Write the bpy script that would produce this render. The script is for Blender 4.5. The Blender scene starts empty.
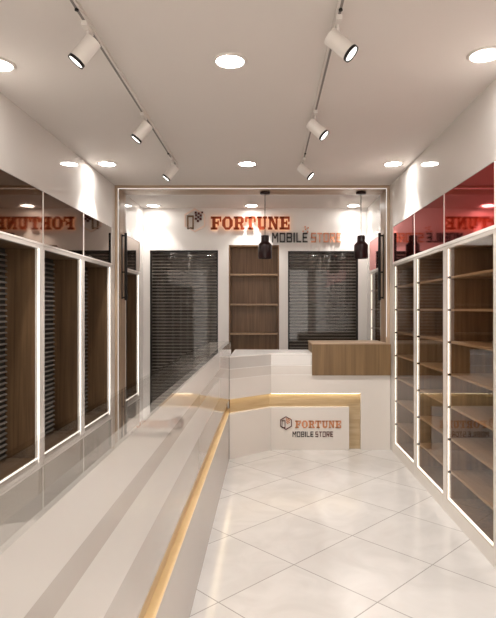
import bpy, math

# ------------------------------------------------------------------ camera, world, exposure
scene = bpy.context.scene
COL = scene.collection
cam_data = bpy.data.cameras.new('camera')
cam_data.sensor_width = 36.0
cam_data.lens = 540.0 / 618.0 * 36.0
cam_data.shift_x = -19.0 / 618.0
cam_data.shift_y = 0.0
cam_data.clip_start = 0.02
cam = bpy.data.objects.new('camera', cam_data)
cam.location = (0, 0, 1.5)
cam.rotation_euler = (math.pi / 2, 0, 0)
COL.objects.link(cam)
scene.camera = cam

world = bpy.data.worlds.new('world')
scene.world = world
world.use_nodes = True
world.node_tree.nodes['Background'].inputs[0].default_value = (1.0, 0.955, 0.91, 1)
world.node_tree.nodes['Background'].inputs[1].default_value = 2.6    # fill light, let in by the window added behind the viewer

scene.view_settings.view_transform = 'Standard'
scene.view_settings.look = 'None'
scene.view_settings.gamma = 1.0
scene.view_settings.use_curve_mapping = False
scene.view_settings.exposure = 0.58

DOWN_W = 38.0          # watts of every recessed downlight
TRACK_W = 18.0         # watts of every track spotlight
LED_E = 2.4            # emission of the cabinet LED strips
GROOVE_E = 5.0         # emission of the warm strip in the counter groove
WARM = (1.0, 0.945, 0.885)

# ------------------------------------------------------------------ room measures (metres, camera at x=y=0)
XL, XR = -1.635, 1.32          # faces of the cabinets on both sides
YB, YF = 7.13, -1.6            # back wall, wall behind the viewer
HC = 2.83                      # ceiling
Z_TOP, Z_MID = 2.355, 1.965    # top and bottom of the coloured fascia panels

# ------------------------------------------------------------------ materials
def new_mat(name):
    m = bpy.data.materials.new(name)
    m.use_nodes = True
    return m, m.node_tree, m.node_tree.nodes['Principled BSDF']

def plain(name, col, rough=0.5, metal=0.0, spec=0.5, coat=0.0, noise=0.03, scale=14):
    m, nt, b = new_mat(name)
    b.inputs['Roughness'].default_value = rough
    b.inputs['Metallic'].default_value = metal
    b.inputs['Specular IOR Level'].default_value = spec
    b.inputs['Coat Weight'].default_value = coat
    b.inputs['Coat Roughness'].default_value = 0.04
    tc = nt.nodes.new('ShaderNodeTexCoord')
    n = nt.nodes.new('ShaderNodeTexNoise')
    n.inputs['Scale'].default_value = scale
    n.inputs['Detail'].default_value = 3
    r = nt.nodes.new('ShaderNodeValToRGB')
    r.color_ramp.elements[0].color = tuple(c * (1 - noise) for c in col) + (1,)
    r.color_ramp.elements[1].color = tuple(min(1, c * (1 + noise)) for c in col) + (1,)
    nt.links.new(tc.outputs['Object'], n.inputs['Vector'])
    nt.links.new(n.outputs['Fac'], r.inputs['Fac'])
    nt.links.new(r.outputs['Color'], b.inputs['Base Color'])
    return m

def wood(name, c0, c1, stretch=(38, 38, 1.6), rough=0.4, spec=0.4):
    m, nt, b = new_mat(name)
    b.inputs['Roughness'].default_value = rough
    b.inputs['Specular IOR Level'].default_value = spec
    tc = nt.nodes.new('ShaderNodeTexCoord')
    mp = nt.nodes.new('ShaderNodeMapping')
    mp.inputs['Scale'].default_value = stretch
    n = nt.nodes.new('ShaderNodeTexNoise')
    n.inputs['Scale'].default_value = 1.0
    n.inputs['Detail'].default_value = 5
    n.inputs['Distortion'].default_value = 0.4
    r = nt.nodes.new('ShaderNodeValToRGB')
    r.color_ramp.elements[0].position = 0.3
    r.color_ramp.elements[1].position = 0.72
    r.color_ramp.elements[0].color = c0 + (1,)
    r.color_ramp.elements[1].color = c1 + (1,)
    nt.links.new(tc.outputs['Object'], mp.inputs['Vector'])
    nt.links.new(mp.outputs['Vector'], n.inputs['Vector'])
    nt.links.new(n.outputs['Fac'], r.inputs['Fac'])
    nt.links.new(r.outputs['Color'], b.inputs['Base Color'])
    return m

def emit(name, col, strength):
    m, nt, b = new_mat(name)
    nt.nodes.remove(b)
    e = nt.nodes.new('ShaderNodeEmission')
    e.inputs['Color'].default_value = col + (1,)
    e.inputs['Strength'].default_value = strength
    nt.links.new(e.outputs[0], nt.nodes['Material Output'].inputs['Surface'])
    return m

def glass(name, tint, ior=1.45, rough=0.01):
    m, nt, b = new_mat(name)
    nt.nodes.remove(b)
    t = nt.nodes.new('ShaderNodeBsdfTransparent')
    t.inputs['Color'].default_value = tint + (1,)
    g = nt.nodes.new('ShaderNodeBsdfGlossy')
    g.inputs['Roughness'].default_value = rough
    f = nt.nodes.new('ShaderNodeFresnel')
    f.inputs['IOR'].default_value = ior
    mx = nt.nodes.new('ShaderNodeMixShader')
    geo = nt.nodes.new('ShaderNodeNewGeometry')
    inv = nt.nodes.new('ShaderNodeMath'); inv.operation = 'SUBTRACT'; inv.inputs[0].default_value = 1.0
    nt.links.new(geo.outputs['Backfacing'], inv.inputs[1])
    mul = nt.nodes.new('ShaderNodeMath'); mul.operation = 'MULTIPLY'
    nt.links.new(f.outputs[0], mul.inputs[0]); nt.links.new(inv.outputs[0], mul.inputs[1])
    nt.links.new(mul.outputs[0], mx.inputs[0])      # the pane reflects where light enters it
    nt.links.new(t.outputs[0], mx.inputs[1])
    nt.links.new(g.outputs[0], mx.inputs[2])
    nt.links.new(mx.outputs[0], nt.nodes['Material Output'].inputs['Surface'])
    return m

def tile_floor():
    m, nt, b = new_mat('polished_tile')
    N, L = nt.nodes, nt.links
    geo = N.new('ShaderNodeNewGeometry')
    sep = N.new('ShaderNodeSeparateXYZ')
    L.new(geo.outputs['Position'], sep.inputs[0])
    def math_(op, a, bb):
        n = N.new('ShaderNodeMath'); n.operation = op
        for i, v in enumerate((a, bb)):
            if v is None: continue
            if isinstance(v, (int, float)): n.inputs[i].default_value = v
            else: L.new(v, n.inputs[i])
        return n.outputs[0]
    T = 0.575
    masks, cells = [], []
    for sgn, off in ((-1, 2.128), (1, 2.352)):
        xs = math_('MULTIPLY', sep.outputs['X'], sgn)
        u = math_('MULTIPLY', math_('ADD', sep.outputs['Y'], xs), 0.70711)
        u = math_('DIVIDE', math_('ADD', u, 10 * T - off), T)
        fr = math_('FRACT', u, None)
        d = math_('ABSOLUTE', math_('SUBTRACT', fr, 0.5), None)
        masks.append(math_('GREATER_THAN', d, 0.5 - 0.0032 / T))
        cells.append(math_('FLOOR', math_('ADD', u, 0.0), None))
    mask = math_('MAXIMUM', masks[0], masks[1])
    comb = N.new('ShaderNodeCombineXYZ')
    L.new(cells[0], comb.inputs[0]); L.new(cells[1], comb.inputs[1])
    wn = N.new('ShaderNodeTexWhiteNoise')
    L.new(comb.outputs[0], wn.inputs['Vector'])
    va = N.new('ShaderNodeVectorMath'); va.operation = 'MULTIPLY_ADD'
    L.new(wn.outputs['Color'], va.inputs[0]); va.inputs[1].default_value = (6, 6, 6)
    L.new(geo.outputs['Position'], va.inputs[2])
    n = N.new('ShaderNodeTexNoise'); n.inputs['Scale'].default_value = 3.2
    n.inputs['Detail'].default_value = 6; n.inputs['Distortion'].default_value = 1.3
    L.new(va.outputs[0], n.inputs['Vector'])
    r = N.new('ShaderNodeValToRGB')
    r.color_ramp.elements[0].position = 0.35; r.color_ramp.elements[1].position = 0.62
    r.color_ramp.elements[0].color = (0.60, 0.582, 0.565, 1)
    r.color_ramp.elements[1].color = (0.66, 0.642, 0.625, 1)
    L.new(n.outputs['Fac'], r.inputs['Fac'])
    mix = N.new('ShaderNodeMix'); mix.data_type = 'RGBA'
    L.new(mask, mix.inputs[0]); L.new(r.outputs['Color'], mix.inputs[6])
    mix.inputs[7].default_value = (0.35, 0.335, 0.32, 1)
    L.new(mix.outputs[2], b.inputs['Base Color'])
    b.inputs['Roughness'].default_value = 0.16
    b.inputs['Specular IOR Level'].default_value = 0.5
    return m

M = {}
M['floor'] = tile_floor()
M['ceiling'] = plain('ceiling_paint', (0.69, 0.64, 0.60), 0.6, noise=0.012, scale=3, spec=0.2)
M['wall'] = plain('glossy_wall_panel', (0.73, 0.695, 0.66), 0.015, noise=0.012, scale=3)
M['wall'].node_tree.nodes['Principled BSDF'].inputs['IOR'].default_value = 2.3
M['wall_matte'] = plain('back_wall_paint', (0.82, 0.79, 0.76), 0.35, noise=0.012, scale=3, spec=0.3)
M['frame'] = plain('white_frame_lacquer', (0.74, 0.70, 0.66), 0.25, noise=0.015)
M['trimline'] = plain('pale_metal_trim', (0.85, 0.80, 0.76), 0.35, noise=0.01)
M['black_mirror'] = plain('bronze_black_mirror', (0.18, 0.12, 0.085), 0.04, metal=1.0, noise=0.02)
M['red_mirror'] = plain('red_glossy_panel', (0.50, 0.018, 0.02), 0.05, metal=1.0, noise=0.02)
M['slat'] = plain('black_slat_lacquer', (0.022, 0.02, 0.018), 0.35, noise=0.1)
M['slat_glint'] = plain('dark_grey_slat_glint', (0.16, 0.145, 0.13), 0.35, noise=0.1)  # slats greyed to paint in the light glints on black slats
M['blind_glint'] = plain('charcoal_slat_glint', (0.26, 0.24, 0.22), 0.35, noise=0.1)  # paler tone puts the glints along the slat edges into the colour
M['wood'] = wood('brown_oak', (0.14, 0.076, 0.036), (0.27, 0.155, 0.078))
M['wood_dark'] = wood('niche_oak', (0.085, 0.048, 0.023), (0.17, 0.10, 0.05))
M['wood_desk'] = wood('desk_oak', (0.155, 0.092, 0.040), (0.25, 0.155, 0.072))
M['wood_pale'] = wood('pale_oak', (0.34, 0.235, 0.155), (0.50, 0.37, 0.26))
M['wood_pale_h'] = wood('pale_oak_along', (0.34, 0.235, 0.155), (0.50, 0.37, 0.26), (1.6, 38, 38))
M['gold_wood'] = wood('honey_oak', (0.44, 0.32, 0.18), (0.58, 0.45, 0.285), (3, 3, 30))
M['shelf'] = wood('shelf_oak', (0.30, 0.19, 0.11), (0.42, 0.28, 0.17), (38, 2, 38))
M['counter'] = plain('greige_counter_gloss', (0.43, 0.385, 0.35), 0.008, noise=0.02, scale=5, spec=1.0)
M['counter_light'] = plain('white_counter_gloss', (0.62, 0.59, 0.56), 0.008, noise=0.02, scale=5, spec=1.0)
M['counter_low'] = plain('greige_satin_panel', (0.46, 0.415, 0.38), 0.22, noise=0.02, scale=5, spec=0.4)
M['counter_mid'] = plain('pale_greige_gloss', (0.67, 0.625, 0.58), 0.05, noise=0.02, scale=5, spec=0.5)
M['counter_white'] = plain('white_front_panel', (0.76, 0.715, 0.67), 0.22, noise=0.02, scale=5, spec=0.4)
M['edge'] = plain('white_edge', (0.86, 0.84, 0.81), 0.2, noise=0.01)
M['black'] = plain('black_metal', (0.010, 0.008, 0.008), 0.35, spec=0.2, noise=0.1)
M['pendant'] = plain('dark_brown_enamel', (0.020, 0.008, 0.008), 0.28, spec=0.3, noise=0.1)
M['lampwhite'] = plain('white_lamp_enamel', (0.70, 0.655, 0.61), 0.4, noise=0.02)
M['copper'] = plain('copper_letter', (0.30, 0.05, 0.018), 0.35, metal=0.35, noise=0.08)
M['copper_pale'] = plain('pale_copper_letter', (0.80, 0.38, 0.23), 0.4, metal=0.0, noise=0.06)
M['emblem_pale'] = plain('pale_rose_metal', (0.86, 0.68, 0.58), 0.4, noise=0.04)
M['copper_flat'] = plain('copper_print', (0.62, 0.27, 0.13), 0.4, metal=0.2, noise=0.1)
M['maroon'] = plain('dark_maroon_print', (0.10, 0.018, 0.016), 0.4, noise=0.05)
M['ink'] = plain('black_letter', (0.018, 0.014, 0.013), 0.4, noise=0.05)
M['glass'] = glass('cabinet_glass', (0.92, 0.88, 0.83), 1.65)
M['glass_top'] = glass('counter_top_glass', (0.97, 0.965, 0.955), 2.0)
M['glass_back'] = glass('display_glass', (0.90, 0.88, 0.86), 1.6)
M['led'] = emit('led_strip_light', (1.0, 0.93, 0.84), LED_E)
M['groove_led'] = emit('warm_led_light', (1.0, 0.80, 0.50), GROOVE_E)
M['halo'] = emit('orange_halo_light', (1.0, 0.36, 0.12), 1.6)
M['lamp'] = emit('lamp_light', (1.0, 0.965, 0.92), 70.0)
M['lamp_dim'] = emit('dim_lamp_light', (1.0, 0.965, 0.92), 32.0)
M['spotlamp'] = emit('spot_lamp_light', (1.0, 0.94, 0.86), 2.5)

# ------------------------------------------------------------------ mesh helpers
class MB:
    def __init__(self):
        self.v, self.f, self.smooth, self.mi, self.cur = [], [], [], [], 0
    def add(self, vs, fs, smooth=False):
        o = len(self.v)
        self.v += [tuple(p) for p in vs]
        self.f += [tuple(i + o for i in f) for f in fs]
        self.smooth += [smooth] * len(fs)
        self.mi += [self.cur] * len(fs)
        return self
    def box(self, x0, x1, y0, y1, z0, z1):
        x0, x1 = min(x0, x1), max(x0, x1)
        y0, y1 = min(y0, y1), max(y0, y1)
        z0, z1 = min(z0, z1), max(z0, z1)
        vs = [(x0, y0, z0), (x1, y0, z0), (x1, y1, z0), (x0, y1, z0),
              (x0, y0, z1), (x1, y0, z1), (x1, y1, z1), (x0, y1, z1)]
        return self.add(vs, [(0, 3, 2, 1), (4, 5, 6, 7), (0, 1, 5, 4), (1, 2, 6, 5), (2, 3, 7, 6), (3, 0, 4, 7)])
    def prism(self, poly, z0, z1):                      # polygon in x,y (counter-clockwise), extruded upwards
        n = len(poly)
        vs = [(x, y, z0) for x, y in poly] + [(x, y, z1) for x, y in poly]
        fs = [tuple(range(n - 1, -1, -1)), tuple(range(n, 2 * n))]
        fs += [(i, (i + 1) % n, n + (i + 1) % n, n + i) for i in range(n)]
        return self.add(vs, fs)
    def face_prism(self, poly, y0, y1):                 # polygon in x,z (counter-clockwise seen from -y)
        n = len(poly)
        vs = [(x, y0, z) for x, z in poly] + [(x, y1, z) for x, z in poly]
        fs = [tuple(range(n)), tuple(range(2 * n - 1, n - 1, -1))]
        fs += [((i + 1) % n, i, n + i, n + (i + 1) % n) for i in range(n)]
        return self.add(vs, fs)
    def cyl(self, p0, p1, r0, r1=None, n=24, caps=True):
        from mathutils import Vector
        r1 = r0 if r1 is None else r1
        p0, p1 = Vector(p0), Vector(p1)
        d = (p1 - p0).normalized()
        a = d.orthogonal().normalized(); b = d.cross(a)
        vs = []
        for p, r in ((p0, r0), (p1, r1)):
            for i in range(n):
                t = 2 * math.pi * i / n
                vs.append(p + (a * math.cos(t) + b * math.sin(t)) * r)
        self.add(vs, [(i, (i + 1) % n, n + (i + 1) % n, n + i) for i in range(n)], True)
        if caps:
            self.add(vs, [tuple(range(n - 1, -1, -1)), tuple(range(n, 2 * n))])
        return self
    def lathe(self, c, prof, n=36):                     # profile of (radius, z) turned about the vertical axis through c
        vs, fs = [], []
        for r, z in prof:
            for i in range(n):
                t = 2 * math.pi * i / n
                vs.append((c[0] + r * math.cos(t), c[1] + r * math.sin(t), c[2] + z))
        for k in range(len(prof) - 1):
            for i in range(n):
                j = (i + 1) % n
                fs.append((k * n + i, k * n + j, (k + 1) * n + j, (k + 1) * n + i))
        return self.add(vs, fs, True)
    def build(self, name, mat, parent=None, label=None, bevel=0.0, mat2=None):
        off = (0, 0, 0)
        q = parent
        while q is not None:
            off = tuple(off[i] + q.location[i] for i in range(3)); q = q.parent
        me = bpy.data.meshes.new(name)
        me.from_pydata([(x - off[0], y - off[1], z - off[2]) for x, y, z in self.v], [], self.f)
        me.materials.append(mat)
        if mat2:
            me.materials.append(mat2); me.polygons.foreach_set('material_index', self.mi)
        me.polygons.foreach_set('use_smooth', self.smooth)
        me.update()
        o = bpy.data.objects.new(name, me)
        COL.objects.link(o)
        if parent is not None: o.parent = parent
        if label: o['label'] = label
        if bevel:
            b = o.modifiers.new('bevel', 'BEVEL'); b.width = bevel; b.segments = 2; b.limit_method = 'ANGLE'
        return o

def thing(name, loc, label, cat, group=None):
    o = bpy.data.objects.new(name, None)
    o.empty_display_size = 0.1
    o.location = loc
    COL.objects.link(o)
    o['label'] = label; o['category'] = cat
    if group: o['group'] = group
    return o

def structure(name, mb, mat, label=None, cat='wall'):
    o = mb.build(name, mat)
    o['kind'] = 'structure'
    o['label'] = label or name.replace('_', ' ')
    o['category'] = cat
    return o

# ------------------------------------------------------------------ the room
DL = 0.27     # depth of the left cabinets
DR = 0.37     # depth of the right cabinets
L_BAYS = [(2.20, 3.07), (3.07, 3.95), (3.95, 4.82), (4.82, 5.70), (6.12, 6.95)]
R_BAYS = [(2.32, 3.13), (3.13, 4.03), (4.03, 4.84), (4.84, 5.66), (6.12, 6.95)]
structure('floor', MB().box(-2.2, 2.0, YF, YB + 0.4, -0.1, 0), M['floor'], 'glossy pale marble floor laid in diagonal tiles', 'floor')
structure('ceiling', MB().box(-2.2, 2.0, YF, YB + 0.4, HC, HC + 0.1), M['ceiling'], 'plain beige white ceiling with recessed lights', 'ceiling')

def side_wall(face, sgn, depth, bays, name, label):
    m = MB()
    out = face + sgn * depth
    m.box(out, out + sgn * 0.08, YF, YB, 0, HC)
    m.box(face, out, YF, YB, Z_TOP + 0.004, HC)                         # bulkhead over the cabinets
    prev = YF
    for y0, y1 in bays:
        if y0 - prev > 0.01: m.box(face, out, prev, y0 - 0.002, 0, Z_TOP + 0.004)
        prev = y1 + 0.002
    m.box(face, out, prev, YB, 0, Z_TOP + 0.004)
    return structure(name, m, M['wall'], label)
side_wall(XL, -1, DL, L_BAYS, 'wall_left', 'glossy white left wall above and between the niches')
side_wall(XR, 1, DR, R_BAYS, 'wall_right', 'glossy white right wall above and between the showcases')

# back wall with three openings
OA = (-1.545, -0.647, 0.10, 2.275)      # left slatted display
OB = (-0.505, 0.160, 0.10, 2.345)       # wooden shelves
OC = (0.277, 1.203, 0.10, 2.265)        # right slatted display
m = MB()
T = 0.24
xs = [XL - DL, OA[0], OA[1], OB[0], OB[1], OC[0], OC[1], XR + DR]
for i in (0, 2, 4, 6): m.box(xs[i], xs[i + 1], YB, YB + T, 0, HC)
for o in (OA, OB, OC):
    m.box(o[0], o[1], YB, YB + T, 0, o[2]); m.box(o[0], o[1], YB, YB + T, o[3], HC)
m.box(xs[0], xs[-1], YB + T, YB + T + 0.06, 0, HC)
structure('wall_back', m, M['wall_matte'], 'white back wall carrying the shop sign')
structure('wall_front', MB().box(-2.2, -1.5, YF - 0.08, YF, 0, HC).box(1.2, 2.0, YF - 0.08, YF, 0, HC).box(-1.5, 1.2, YF - 0.08, YF, 2.65, HC), M['wall_matte'], 'plain white shop front wall behind the viewer')
structure('fill_window_1', MB().box(-1.5, 1.2, YF - 0.045, YF - 0.035, 0.0, 2.65), M['glass_back'], 'wide window added behind the viewer for fill light', 'window')  # added opening out of view, lets the world light fill the room

# ------------------------------------------------------------------ portal lining between shop and counter back
PY0, PY1, PT = 5.80, 6.10, 0.040
p = thing('wooden_portal', ((XL + XR) / 2, PY0, 0), 'pale oak portal lining framing the counter area across the shop', 'portal frame')
MB().box(XL, XR, PY0, PY1, HC - PT, HC - 0.001).build('header', M['wood_pale_h'], p, bevel=0.002)
for x0, x1 in ((XL + 0.001, XL + PT), (XR - PT, XR - 0.001)):
    MB().box(x0, x1, PY0, PY1, 0, HC - PT).build('jamb', M['wood_pale'], p, bevel=0.002)

M['portal_led'] = emit('portal_edge_light', (1.0, 0.95, 0.89), 0.65)
for y in (PY0 - 0.004, PY1):
    e_ = MB().box(XL + PT, XR - PT, y, y + 0.004, HC - PT, HC - PT + 0.006)
    e_.box(XL + PT - 0.006, XL + PT, y, y + 0.004, 0.0, HC - PT + 0.006).box(XR - PT, XR - PT + 0.006, y, y + 0.004, 1.2, HC - PT + 0.006)
    e_.build('edge_light', M['portal_led'], p, 'thin light line along the inner edge')

# ------------------------------------------------------------------ left niche cabinets
def slats(x, y0, y1, z0, z1, pitch, depth=0.016):
    """backing board with rounded-off horizontal slats facing +x"""
    m = MB()
    m.box(x, x - 0.008, y0, y1, z0, z1)
    m.cur = 1
    z = z0 + pitch * 0.3
    h = pitch * 0.36
    while z + h < z1:
        vs = []
        for y in (y0, y1):
            vs += [(x, y, z), (x + depth, y, z + 0.002), (x + depth, y, z + h * 0.6), (x + depth * 0.6, y, z + h), (x, y, z + h)]
        m.add(vs, [(0, 1, 2, 3, 4), (9, 8, 7, 6, 5)] + [(k, k + 5, k + 6, k + 1) for k in range(4)])
        z += pitch
    return m

L_LABEL = [
    'niche cabinet with black fascia, one before the large slatted niche cut by the left edge',
    'nearest visible black-slatted oak niche cabinet, cut off by the left edge of the photo',
    'middle black-slatted oak niche cabinet on the left wall, second from the wooden portal',
    'narrow-looking black-slatted oak niche cabinet just before the left portal jamb',
    'narrow niche cabinet on the left wall behind the wooden portal, near the back wall',
]
def left_cabinet(y0, y1, label):
    c = thing('niche_cabinet', (XL - DL / 2, (y0 + y1) / 2, 0), label, 'cabinet', 'niche cabinets along the left wall')
    F, B = XL, XL - 0.23
    e = 0.002
    y0 += e; y1 -= e
    zb, zt = 0.43, Z_MID
    pn, pf = 0.018, 0.070                 # near and far post widths
    f = MB()
    f.box(F, F - 0.03, y0, y0 + pn, 0, zt).box(F, F - 0.03, y1 - pf, y1, 0, zt)
    f.box(F, F - 0.03, y0 + pn, y1 - pf, zt - 0.03, zt).box(F, F - 0.03, y0 + pn, y1 - pf, zb - 0.03, zb)
    f.build('face_frame', M['frame'], c)
    a, b = y0 + pn, y1 - pf
    l = MB()
    l.box(F - 0.002, F - 0.007, b - 0.006, b, zb, zt - 0.03)
    l.box(F - 0.002, F - 0.014, a, b - 0.006, zb, zb + 0.005)
    l.build('led_strip', M['led'], c)
    for q0, q1 in ((a - 0.016, a), (b, b + 0.016)):
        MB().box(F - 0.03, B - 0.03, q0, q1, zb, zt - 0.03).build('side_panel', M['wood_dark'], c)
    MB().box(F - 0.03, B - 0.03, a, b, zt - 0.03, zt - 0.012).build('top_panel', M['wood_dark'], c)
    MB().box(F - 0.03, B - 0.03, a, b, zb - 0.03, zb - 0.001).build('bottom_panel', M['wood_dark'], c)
    slats(B - 0.015, a + 0.001, b - 0.001, zb, zt - 0.031, 0.04).build('slat_panel', M['slat'], c, mat2=M['slat_glint'])
    MB().box(F - 0.004, F - 0.03, a, b, 0.0, zb - 0.032).build('base_panel', M['edge'], c)
    MB().box(F - 0.001, F - 0.028, y0, y1 - 0.012, Z_MID + 0.012, Z_TOP).build('fascia_panel', M['black_mirror'], c, 'black mirror fascia panel')
    MB().box(F + 0.003, F - 0.028, y1 - 0.012, y1, Z_MID + 0.012, Z_TOP).build('fascia_trim', M['trimline'], c)
    MB().box(F + 0.006, F - 0.028, y0, y1, Z_MID + 0.001, Z_MID + 0.012).build('ledge_trim', M['trimline'], c)
for (y0, y1), lab in zip(L_BAYS, L_LABEL): left_cabinet(y0, y1, lab)

# ------------------------------------------------------------------ right glass showcases
R_LABEL = [
    'glazed showcase with red fascia, one before the large showcase at the right edge',
    'nearest visible tall glass showcase with red fascia, at the right edge of the photo',
    'middle tall glass showcase with red fascia, second from the right portal jamb',
    'narrow-looking tall glass showcase with red fascia just before the right portal jamb',
    'glass showcase on the right wall behind the wooden portal, near the back wall',
]
SHELF_Z = [1.73, 1.493, 1.257, 1.02, 0.783, 0.547, 0.31]
def right_cabinet(y0, y1, label):
    c = thing('glass_showcase', (XR + DR / 2, (y0 + y1) / 2, 0), label, 'showcase', 'glass showcases along the right wall')
    F, B = XR, XR + DR - 0.01
    e = 0.002
    y0 += e; y1 -= e
    zb, zt = 0.11, Z_MID
    pn, pf = 0.018, 0.070
    f = MB()
    f.box(F, F + 0.03, y0, y0 + pn, 0, zt).box(F, F + 0.03, y1 - pf, y1, 0, zt)
    f.box(F, F + 0.03, y0 + pn, y1 - pf, zt - 0.025, zt).box(F, F + 0.03, y0 + pn, y1 - pf, 0, zb)
    f.build('face_frame', M['frame'], c)
    a, b = y0 + pn, y1 - pf
    l = MB()
    l.box(F + 0.008, F + 0.013, b - 0.007, b, zb, zt - 0.025)
    l.box(F + 0.008, F + 0.02, a, b - 0.007, zb, zb + 0.006)
    l.build('led_strip', M['led'], c)
    for q0, q1 in ((a - 0.016, a), (b, b + 0.016)):
        MB().box(F + 0.03, B, q0, q1, zb, zt - 0.025).build('side_panel', M['wood'], c)
    MB().box(B - 0.016, B, a, b, zb, zt - 0.025).build('back_panel', M['wood'], c)
    MB().box(F + 0.03, B, a - 0.016, b + 0.016, zt - 0.025, zt - 0.005).build('top_panel', M['wood'], c)
    MB().box(F + 0.03, B, a - 0.016, b + 0.016, zb - 0.02, zb).build('bottom_panel', M['wood'], c)
    for z in SHELF_Z:
        sh = MB().box(F + 0.024, B - 0.017, a + 0.001, b - 0.001, z - 0.008, z + 0.008).build('shelf', M['shelf'], c)
        MB().box(F + 0.005, F + 0.023, b - 0.014, b - 0.001, z - 0.008, z + 0.008).build('shelf_clip', M['black'], sh)

    MB().box(F - 0.004, F + 0.001, a - 0.004, b + 0.004, zb - 0.004, zt - 0.022).build('glass_door', M['glass'], c)
    MB().box(F + 0.001, F + 0.028, y0, y1 - 0.012, Z_MID + 0.022, Z_TOP).build('fascia_panel', M['red_mirror'], c, 'red glossy fascia panel')
    MB().box(F - 0.003, F + 0.028, y1 - 0.012, y1, Z_MID + 0.022, Z_TOP).build('fascia_trim', M['trimline'], c)
    MB().box(F - 0.006, F + 0.028, y0, y1, Z_MID + 0.001, Z_MID + 0.022).build('ledge_trim', M['trimline'], c)
for (y0, y1), lab in zip(R_BAYS, R_LABEL): right_cabinet(y0, y1, lab)

# ------------------------------------------------------------------ back wall displays
def blind_panel(o, label):
    x0, x1, z0, z1 = o
    c = thing('slatted_display', ((x0 + x1) / 2, YB + 0.1, z0), label, 'display panel', 'slatted displays in the back wall')
    m = MB()
    y = YB + 0.06
    m.box(x0 + 0.02, x1 - 0.02, y, y + 0.01, z0 + 0.02, z1 - 0.02)
    pitch = 0.0425
    z = z0 + 0.03
    m.cur = 1
    a, b = x0 + 0.02, x1 - 0.02
    h = pitch * 0.36
    while z + 0.03 < z1 - 0.02:
        vs = []
        for x in (a, b):
            vs += [(x, y, z), (x, y - 0.016, z + 0.002), (x, y - 0.016, z + h * 0.6), (x, y - 0.009, z + h), (x, y, z + h)]
        m.add(vs, [(4, 3, 2, 1, 0), (5, 6, 7, 8, 9)] + [(k + 1, k + 6, k + 5, k) for k in range(4)])
        z += pitch
    m.build('slat_panel', M['slat'], c, mat2=M['blind_glint'])
    f = MB()
    f.box(x0, x0 + 0.02, YB + 0.001, y + 0.01, z0, z1).box(x1 - 0.02, x1, YB + 0.001, y + 0.01, z0, z1)
    f.box(x0 + 0.02, x1 - 0.02, YB + 0.001, y + 0.01, z0, z0 + 0.02).box(x0 + 0.02, x1 - 0.02, YB + 0.001, y + 0.01, z1 - 0.02, z1)
    f.build('frame', M['black'], c)
    MB().box(x0 + 0.02, x1 - 0.02, YB + 0.010, YB + 0.015, z0 + 0.02, z1 - 0.02).build('glass_pane', M['glass_back'], c)
blind_panel(OA, 'tall charcoal slatted display behind glass, left of the wooden shelves')
blind_panel(OC, 'charcoal slatted display behind glass, right of the wooden shelves under a pendant')

x0, x1, z0, z1 = OB
c = thing('wall_shelving', ((x0 + x1) / 2, YB + 0.1, z0), 'brown oak open shelving set in the middle of the back wall', 'shelving')
w = 0.018
for a, b in ((x0, x0 + w), (x1 - w, x1)):
    MB().box(a, b, YB + 0.002, YB + 0.22, z0, z1).build('side_panel', M['wood'], c)
MB().box(x0 + w, x1 - w, YB + 0.002, YB + 0.22, z1 - w, z1).build('top_panel', M['wood'], c)
MB().box(x0 + w, x1 - w, YB + 0.205, YB + 0.22, z0, z1 - w).build('back_panel', M['wood'], c)
for z in (1.955, 1.56, 1.17, 0.78, 0.40, 0.11):
    MB().box(x0 + w, x1 - w, YB + 0.004, YB + 0.205, z - 0.012, z + 0.012).build('shelf', M['shelf'], c)

# ------------------------------------------------------------------ counters
CX = -0.376
G0, G1 = 0.455, 0.600           # warm groove
LY0, LY1 = -0.7, 5.66
LT = 1.166
c = thing('showcase_counter', (CX - 0.12, (LY0 + LY1) / 2, 0), 'long pale banded showcase counter with glass top and warm lit groove down the left', 'counter')
MB().box(CX, CX - 0.05, LY0, LY1, 0.0, G0).build('lower_panel', M['counter_low'], c)
MB().box(CX - 0.038, CX - 0.05, LY0, LY1, G0, G1).build('wood_groove', M['gold_wood'], c, 'honey wood lining of the lit groove')
MB().box(CX - 0.002, CX - 0.038, LY0, LY1, G0 + 0.0005, G0 + 0.004).build('groove_sill', M['gold_wood'], c)
MB().box(CX - 0.012, CX - 0.030, LY0, LY1, G1 - 0.006, G1 - 0.0005).build('groove_light', M['groove_led'], c)
for z0, z1, mt, nm in ((G1, 0.79, 'counter', 'front_band'), (0.79, 0.956, 'counter_light', 'front_band'), (0.956, 1.023, 'counter', 'front_band'), (1.023, LT - 0.012, 'counter_light', 'front_band')):
    MB().box(CX, CX - 0.05, LY0, LY1, z0, z1).build(nm, M[mt], c, 'white band of the counter front' if mt == 'counter_light' else 'greige band of the counter front')
MB().box(CX + 0.001, CX - 0.23, LY0, LY1, LT - 0.012, LT).build('glass_top', M['glass_top'], c)
MB().box(CX - 0.222, CX - 0.228, LY0, LY1, 0.08, LT - 0.012).build('glass_back', M['glass_back'], c)
MB().box(CX - 0.05, CX - 0.22, LY0, LY1, 0.0, 0.08).build('plinth', M['counter_white'], c)
for y in (LY0, LY1 - 0.012):
    MB().box(CX - 0.05, CX - 0.222, y, y + 0.012, 0.08, LT - 0.012).build('end_panel', M['counter_white'], c)

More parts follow.
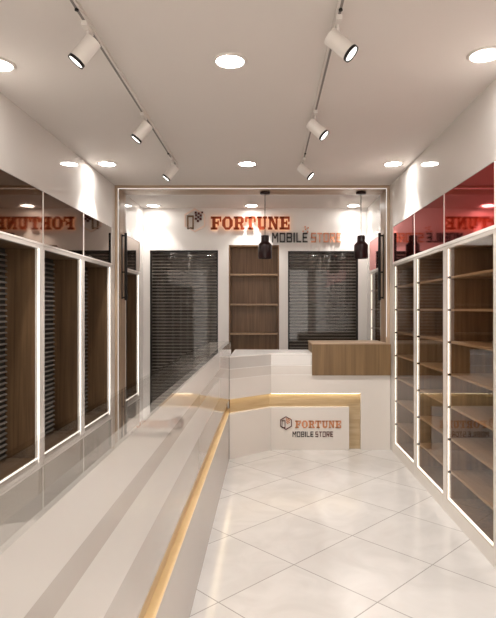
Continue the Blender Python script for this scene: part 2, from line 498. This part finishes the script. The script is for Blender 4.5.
# back counter with a bevelled inner corner
BX = CX + 0.003
CY = 5.75
BYE = 6.32
BT = 1.026
PC0, PC1 = (BX, 5.372), (0.043, CY)
GX0, GX1 = 0.874, 1.000
def foot(x1, off=0.0, x_end=None, notch=True):
    k = off
    pts = [(BX, PC0[1] + k * 1.35), (PC1[0] - k * 0.35, CY + k)]
    if notch and x1 > 1.27:
        pts += [(x1, CY + k), (x1, 5.795), (1.27, 5.795), (1.27, BYE)]
    else:
        pts += [(x1, CY + k), (x1, BYE)]
    return pts + [(BX, BYE)]
c = thing('reception_counter', (0.47, 6.0, 0), 'white reception counter across the back with a lit wooden groove and small sign', 'counter')
MB().prism(foot(GX0), 0.0, G0).build('sign_panel', M['counter_white'], c)
MB().box(GX0, GX1, CY + 0.05, BYE, 0.0, G1).build('wood_inset', M['gold_wood'], c, 'honey wood strip dropping to the floor')
MB().prism(foot(GX0, 0.05), G0, G1).build('wood_groove', M['gold_wood'], c, 'honey wood lining of the lit groove')
r = MB()
r.add([(PC0[0] + 0.005, PC0[1] + 0.025, G1 - 0.0005), (PC0[0] + 0.005, PC0[1] + 0.045, G1 - 0.0005), (PC1[0], CY + 0.035, G1 - 0.0005), (PC1[0], CY + 0.015, G1 - 0.0005)], [(0, 1, 2, 3)])
r.box(PC1[0], GX1 - 0.01, CY + 0.015, CY + 0.033, G1 - 0.005, G1 - 0.0005)
r.build('groove_light', M['groove_led'], c)
right_block = [(GX1, CY), (1.315, CY), (1.315, 5.795), (1.27, 5.795), (1.27, BYE), (GX1, BYE)]
MB().prism(right_block, 0.0, G1).build('end_panel', M['counter_white'], c)
MB().prism(foot(1.315), G1, 0.80).build('front_band', M['counter_white'], c, 'white band of the counter front')
MB().prism(foot(1.315), 0.80, 0.90).build('front_band', M['counter_mid'], c, 'greige band of the counter front')
MB().prism(foot(1.315), 0.90, BT - 0.01).build('front_band', M['counter_light'], c, 'white band of the counter front')
MB().prism(foot(1.315, -0.002), BT - 0.01, BT).build('worktop', M['edge'], c)
for z in (0.80, 0.90):
    q = MB()
    a = -0.0015
    q.add([(BX, PC0[1] + a * 1.5, z - .003), (PC1[0], CY + a, z - .003), (PC1[0], CY + a, z + .003), (BX, PC0[1] + a * 1.5, z + .003)], [(0, 1, 2, 3)])
    q.box(PC1[0], 0.478, CY + a, CY + 0.002, z - .003, z + .003)
    q.build('edge_strip', M['edge'], c)

# ------------------------------------------------------------------ lettering
def ring(n, cx, cz, rx, rz, k, rot=0.0):
    o = [(cx + rx * math.cos(rot + 2 * math.pi * i / n), cz + rz * math.sin(rot + 2 * math.pi * i / n)) for i in range(n)]
    i_ = [(cx + rx * k * math.cos(rot + 2 * math.pi * i / n), cz + rz * k * math.sin(rot + 2 * math.pi * i / n)) for i in range(n)]
    return [[o[j], o[(j + 1) % n], i_[(j + 1) % n], i_[j]] for j in range(n)]
def R(x0, z0, x1, z1): return [(x0, z0), (x1, z0), (x1, z1), (x0, z1)]
SLAB = {
 'F': [R(1.5,0,4.6,10), R(0,0,6.4,1.6), R(0,8.3,10,10), R(8.4,6.0,10,8.3), R(4.6,4.3,7,5.8), R(6.4,3.2,7.7,6.9)],
 'O': [[(3,0),(7,0),(6.4,1.7),(3.6,1.7)], [(7,0),(10,3),(6.9,3.4),(6.4,1.7)], [(10,3),(10,7),(6.9,6.6),(6.9,3.4)], [(10,7),(7,10),(6.4,8.3),(6.9,6.6)],
       [(7,10),(3,10),(3.6,8.3),(6.4,8.3)], [(3,10),(0,7),(3.1,6.6),(3.6,8.3)], [(0,7),(0,3),(3.1,3.4),(3.1,6.6)], [(0,3),(3,0),(3.6,1.7),(3.1,3.4)]],
 'R': [R(1.3,0,4.3,10), R(0,0,5.6,1.6), R(0,8.4,7.6,10), R(4.3,4.3,7.6,5.8), [(7.6,4.3),(9.6,5.8),(9.6,8.4),(7.6,10),(6.7,8.4),(6.7,5.8)], [(5.6,4.3),(8,4.3),(9.2,1.6),(6.8,1.6)], R(6.4,0,10.4,1.6)],
 'T': [R(3.5,0,6.5,10), R(0,8.3,10,10), R(0,5.8,1.6,8.3), R(8.4,5.8,10,8.3), R(2,0,8,1.6)],
 'U': [R(1.2,2,4.1,10), R(6.8,2,8.8,10), [(3,0),(7.2,0),(8.8,2),(6.8,2.4),(4.1,2.4),(1.2,2)], R(0,8.5,5.2,10), R(5.8,8.5,10,10)],
 'N': [R(1,0,2.9,10), R(7.1,0,9,10), [(1,10),(6.6,0),(9,0),(4.2,10)], R(0,0,4.1,1.6), R(0,8.4,3.6,10), R(5.8,8.4,10,10)],
 'E': [R(1.4,0,4.4,10), R(0,8.3,9.6,10), R(0,0,9.6,1.7), R(4.4,4.3,6.8,5.8), R(6.2,3.2,7.4,6.9), R(8,6.1,9.6,8.3), R(8,1.7,9.6,3.9)],
}
s = 1.4
SANS = {
 'M': (8, [R(0,0,s,10), R(8-s,0,8,10), [(0,10),(3.2,4),(4.8,4),(2,10)], [(8,10),(6,10),(3.2,4),(4.8,4)]]),
 'O': (7, [R(0,0,s,10), R(7-s,0,7,10), R(0,0,7,s), R(0,10-s,7,10)]),
 'B': (7, [R(0,0,s,10), R(7-s,0.6,7,4.6), R(7-s,5.4,7,9.4), R(0,0,6.6,s), R(0,10-s,6.6,10), R(0,4.15,6.6,5.85)]),
 'I': (1.9, [R(0,0,1.9,10)]),
 'L': (6.2, [R(0,0,s,10), R(0,0,6.2,s)]),
 'E': (6.4, [R(0,0,s,10), R(0,0,6.4,s), R(0,10-s,6.4,10), R(0,4.15,5.6,5.85)]),
 'S': (6.6, [R(0,0,6.6,s), R(0,4.15,6.6,5.85), R(0,10-s,6.6,10), R(0,4.15,s,10), R(6.6-s,0,6.6,5.85)]),
 'T': (6.6, [R(0,10-s,6.6,10), R(3.3-s/2,0,3.3+s/2,10)]),
 'R': (7, [R(0,0,s,10), R(0,10-s,7,10), R(7-s,4.15,7,10), R(0,4.15,7,5.85), [(3,4.2),(5.2,4.2),(7,0),(4.9,0)]]),
}
def put(mb, polys, x, z, sx, sz, y0, y1, inset=0.0):
    for pl in polys:
        mb.face_prism([(x + px * sx, z + pz * sz) for px, pz in pl], y0, y1)
def sans_width(t): return sum(SANS[ch][0] for ch in t) + 1.9 * (len(t) - 1)

# wall sign
sg = thing('shop_sign', (-0.2, YB, 2.5), 'raised copper and black shop sign with phone emblem high on the back wall', 'sign')
px = lambda v: (v - 267) * YB / 540.0
pz = lambda v: 1.5 + (308.5 - v) * YB / 540.0
xa, xb, za, zb = px(211), px(290), pz(229.5), pz(216.5)
n = 7; adv = (xb - xa) / (n - 0.07); wl = adv * 0.925
for i, ch in enumerate('FORTUNE'):
    mb = MB(); put(mb, SLAB[ch], xa + i * adv, za, wl / 10, (zb - za) / 10, YB - 0.045, YB - 0.022)
    L_ = mb.build('letter', M['copper'], sg)
    hb = MB(); put(hb, SLAB[ch], xa + i * adv, za, wl / 10, (zb - za) / 10, YB - 0.0215, YB - 0.020)
    hb.build('backlight', M['halo'], L_)
def sans_row(parent, text, x0, x1, z0, z1, mat, ya, yb, single=None):
    k = (x1 - x0) / sans_width(text)
    x = x0; mb = MB()
    for ch in text:
        w_, polys = SANS[ch]
        put(mb, polys, x, z0, k, (z1 - z0) / 10, ya, yb)
        if not single:
            mb.build('letter', mat, parent); mb = MB()
        x += (w_ + 1.9) * k
    if single: mb.build(single, mat, parent)
sans_row(sg, 'MOBILE', px(272), px(307.5), pz(242), pz(232.5), M['ink'], YB - 0.03, YB - 0.001)
sans_row(sg, 'STORE', px(311), px(341), pz(242), pz(232.5), M['copper_pale'], YB - 0.03, YB - 0.001)
def emblem(parent, cx, cz, r, ya, yb, mats):
    mb = MB()
    for q in ring(6, cx, cz, r, r, 0.86, math.pi / 6): mb.face_prism(q, ya, yb)
    mb.build('emblem_hexagon', mats[0], parent)
    mb = MB()
    k = r / 11.0
    for q in (R(-7,-8,-1,-6.6), R(-7,3,-1,4.4), R(-7,-8,-5.8,4.4), R(-2.2,-8,-1,4.4)):
        mb.face_prism([(cx + a * k, cz + b * k) for a, b in q], ya, yb)
    mb.build('emblem_phone', mats[1], parent)
    mb = MB()
    for a, b in ((1,1.5),(1.2,4.6),(3.2,2.8),(3.6,6.2),(5.4,4.4),(5.2,1.2),(2.8,-0.6),(6.6,7.0),(0.8,7.0)):
        mb.face_prism([(cx + (a + u) * k, cz + (b + v) * k) for u, v in ((-0.95,-0.95),(0.95,-0.95),(0.95,0.95),(-0.95,0.95))], ya, yb)
    mb.build('emblem_dots', mats[2], parent)
emblem(sg, px(195), pz(220), 12 * YB / 540, YB - 0.025, YB - 0.001, (M['emblem_pale'], M['wood'], M['maroon']))
mb = MB()
for a, b in ((303, 231), (305.5, 229), (307.5, 231.5), (305, 226.5), (308, 227.5)):
    mb.face_prism(R(px(a) - .009, pz(b) - .009, px(a) + .009, pz(b) + .009), YB - 0.025, YB - 0.001)
mb.build('accent_dots', M['copper_pale'], sg)

# counter sign: thin raised lettering on the front panel
cx_ = lambda v: (v - 267) * CY / 540.0
cz_ = lambda v: 1.5 + (308.5 - v) * CY / 540.0
xa, xb, za, zb = cx_(295), cx_(341.5), cz_(427.5), cz_(420)
adv = (xb - xa) / 6.93; wl = adv * 0.90
mb = MB()
for i, ch in enumerate('FORTUNE'):
    put(mb, SLAB[ch], xa + i * adv, za, wl / 10, (zb - za) / 10, CY - 0.006, CY - 0.0005)
mb.build('copper_lettering', M['copper_flat'], c, 'copper lettering')
k0 = cx_(292.5); k1 = cx_(333)
sans_row(c, 'MOBILE', k0, k0 + (k1 - k0) * 0.515, cz_(436.3), cz_(431), M['ink'], CY - 0.006, CY - 0.0005, 'dark_lettering')
sans_row(c, 'STORE', k0 + (k1 - k0) * 0.565, k1, cz_(436.3), cz_(431), M['maroon'], CY - 0.006, CY - 0.0005, 'maroon_lettering')
emblem(c, cx_(286), cz_(422.5), 6.8 * CY / 540, CY - 0.006, CY - 0.0005, (M['maroon'], M['maroon'], M['copper_flat']))

# ------------------------------------------------------------------ wooden till desk on the counter
d = thing('till_desk', (0.9, 5.95, BT), 'raised brown wooden desk box at the right end of the reception counter', 'desk')
MB().box(0.478, 1.270, CY - 0.020, CY - 0.004, 0.795, 1.125).build('front_board', M['wood_desk'], d)
MB().box(0.478, 1.268, CY - 0.004, BYE - 0.05, BT + 0.001, 1.125).build('desk_body', M['wood_desk'], d)
MB().box(1.270, 1.314, CY - 0.020, CY - 0.004, 0.795, 1.125).build('filler_board', M['wood_desk'], d)
MB().box(0.474, 1.276, CY - 0.024, BYE - 0.045, 1.125, 1.137).build('desk_top', M['wood_pale_h'], d)

# ------------------------------------------------------------------ bar fittings on the jambs
def wall_bar(x_face, sgn, label):
    y = 5.93
    xb = x_face + sgn * 0.045
    b_ = thing('wall_bar', (x_face, y, 1.6), label, 'wall bar', 'black bar fittings on the portal')
    MB().box(xb - 0.014, xb + 0.014, y - 0.014, y + 0.014, 1.595, 2.335).build('bar', M['black'], b_, bevel=0.003)
    for z in (1.625, 1.905, 2.305):
        MB().cyl((xb, y, z), (x_face, y, z), 0.009, n=12).build('bracket', M['black'], b_)
    MB().box(x_face, x_face + sgn * 0.008, y + 0.0 - 0.012, y + 0.012, 1.61, 2.32).build('mounting_plate', M['black'], b_)
wall_bar(XL + PT, 1, 'slim black vertical bar bracketed to the left wooden jamb')
wall_bar(XR - PT, -1, 'slim black vertical bar bracketed to the right wooden jamb')

# ------------------------------------------------------------------ pendants under the portal header
def pendant(x, label):
    y = 5.95; zt = HC - PT
    p_ = thing('pendant_lamp', (x, y, zt), label, 'pendant lamp', 'pendant lamps over the reception counter')
    MB().lathe((x, y, zt), [(0.0, 0.0), (0.056, 0.0), (0.056, -0.022), (0.05, -0.028), (0.0, -0.028)]).build('canopy', M['pendant'], p_)
    MB().cyl((x, y, zt - 0.027), (x, y, 2.31), 0.0035, n=8).build('cord', M['black'], p_)
    prof = [(0.0, 0.255), (0.040, 0.253), (0.044, 0.245), (0.044, 0.190), (0.050, 0.178), (0.070, 0.158), (0.076, 0.145), (0.076, 0.004), (0.074, 0.0),
            (0.071, 0.0), (0.071, 0.140), (0.060, 0.158), (0.0, 0.165)]
    MB().lathe((x, y, 2.056), prof).build('shade', M['pendant'], p_)
    MB().lathe((x, y, 2.056), [(0.0, 0.165), (0.018, 0.160), (0.018, 0.115), (0.0, 0.115)]).build('lamp_holder', M['black'], p_)
    MB().lathe((x, y, 2.056), [(0.0, 0.1145), (0.014, 0.112), (0.026, 0.080), (0.026, 0.060), (0.016, 0.040), (0.0, 0.036)]).build('bulb', M['lampwhite'], p_)
pendant((265 - 267) * 5.95 / 540, 'dark brown bottle-shaped pendant lamp hanging in front of the wooden shelves')
pendant((361 - 267) * 5.95 / 540, 'dark brown bottle-shaped pendant lamp hanging beside the right portal jamb')

# ------------------------------------------------------------------ recessed downlights
def downlight(x, y, label, dim=1.0):
    d_ = thing('downlight', (x, y, HC), label, 'ceiling light', 'recessed downlights')
    MB().lathe((x, y, HC), [(0.092, -0.0005), (0.092, -0.004), (0.086, -0.009), (0.074, -0.009), (0.072, -0.003), (0.072, -0.0005)]).build('trim_ring', M['lampwhite'], d_)
    MB().lathe((x, y, HC), [(0.0, -0.004), (0.072, -0.004)]).build('diffuser', M['lamp'] if dim == 1.0 else M['lamp_dim'], d_)
    ld = bpy.data.lights.new('downlight_beam', 'SPOT')
    ld.energy = DOWN_W * dim; ld.color = WARM
    ld.spot_size = math.radians(84); ld.spot_blend = 0.25
    ld.shadow_soft_size = 0.05
    lo = bpy.data.objects.new('downlight_beam', ld)
    lo.location = (0, 0, -0.03)
    COL.objects.link(lo); lo.parent = d_
rows = [((-1.44, 0.85), (-0.19, 0.85), (1.15, 0.85)), ((-1.46, 2.93), (-0.198, 2.89), (1.14, 2.82)),
        ((-1.4626, 4.936), (-0.183, 4.936), (1.152, 4.936)), ((-1.46, 6.93), (-0.20, 6.93), (1.11, 6.93))]
rn = ['behind the viewer', 'in the nearest visible row', 'in the row just before the portal', 'behind the portal by the back wall']
cn = ['left', 'middle', 'right']
for spots_, rl in zip(rows, rn):
    for (x, y), cl in zip(spots_, cn):
        where = 'in the middle' if cl == 'middle' else 'on the ' + cl
        downlight(x, y, 'round white recessed downlight %s, %s' % (where, rl), 0.45 if y > 6 else 1.0)

# ------------------------------------------------------------------ tracks and spotlights
def track(x, label):
    t = thing('ceiling_track', (x, 2.0, HC), label, 'light track', 'ceiling light tracks')
    MB().box(x - 0.016, x + 0.016, -0.6, 4.92, HC - 0.018, HC - 0.0005).build('rail', M['lampwhite'], t)
    MB().box(x - 0.006, x + 0.006, -0.58, 4.90, HC - 0.0195, HC - 0.018).build('rail_slot', plain('grey_track_slot', (0.20, 0.18, 0.165), 0.5), t)
    MB().box(x - 0.018, x + 0.018, 4.92, 4.935, HC - 0.020, HC - 0.0005).build('end_cap', M['lampwhite'], t)
    for y in (2.36, 2.66, 3.62, 4.55):
        MB().cyl((x, y, HC - 0.0195), (x, y, HC - 0.026), 0.009, n=12).build('contact', M['black'], t)
track(-0.832, 'white ceiling light track on the left, its spotlights turned to the left')
track(0.322, 'white ceiling light track on the right, its spotlights turned to the right')

from mathutils import Vector
def spot(x, y, aim, label):
    z0 = HC - 0.0195
    s_ = thing('track_spotlight', (x, y, z0), label, 'spotlight', 'track spotlights')
    MB().box(x - 0.013, x + 0.013, y - 0.05, y + 0.05, z0 - 0.022, z0).build('adapter', M['lampwhite'], s_)
    MB().cyl((x, y, z0 - 0.020), (x, y, z0 - 0.072), 0.007, n=12).build('stem', M['lampwhite'], s_)
    dv = Vector(aim).normalized()
    cen = Vector((x, y, z0 - 0.103)) + dv * 0.012
    a, b = cen - dv * 0.060, cen + dv * 0.060
    MB().cyl(a, b, 0.039, n=32).build('lamp_head', M['lampwhite'], s_)
    bz = b + dv * 0.016
    mb = MB()
    mb.cyl(b + dv * 0.0005, bz, 0.0405, n=32, caps=False)
    mb.build('bezel', M['black'], s_)
    ln = MB().cyl(b + dv * 0.0005, b + dv * 0.012, 0.0335, n=32).build('lens', M['spotlamp'], s_)
    ld = bpy.data.lights.new('spotlight_beam', 'SPOT')
    ld.energy = TRACK_W; ld.color = WARM
    ld.spot_size = math.radians(60); ld.spot_blend = 0.6; ld.shadow_soft_size = 0.03
    lo = bpy.data.objects.new('spotlight_beam', ld)
    lo.location = bz + dv * 0.01 - Vector((x, y, z0))
    lo.rotation_euler = dv.to_track_quat('-Z', 'Y').to_euler()
    COL.objects.link(lo); lo.parent = s_
for y, w_ in ((2.50, 'nearest'), (3.64, 'middle'), (4.72, 'farthest')):
    spot(-0.832, y, (-0.58, -0.10, -0.78), '%s white track spotlight on the left track, turned left' % w_)
for y, w_ in ((2.45, 'nearest'), (3.60, 'middle'), (4.70, 'farthest')):
    spot(0.322, y, (0.62, -0.15, -0.60), '%s white track spotlight on the right track, turned right' % w_)
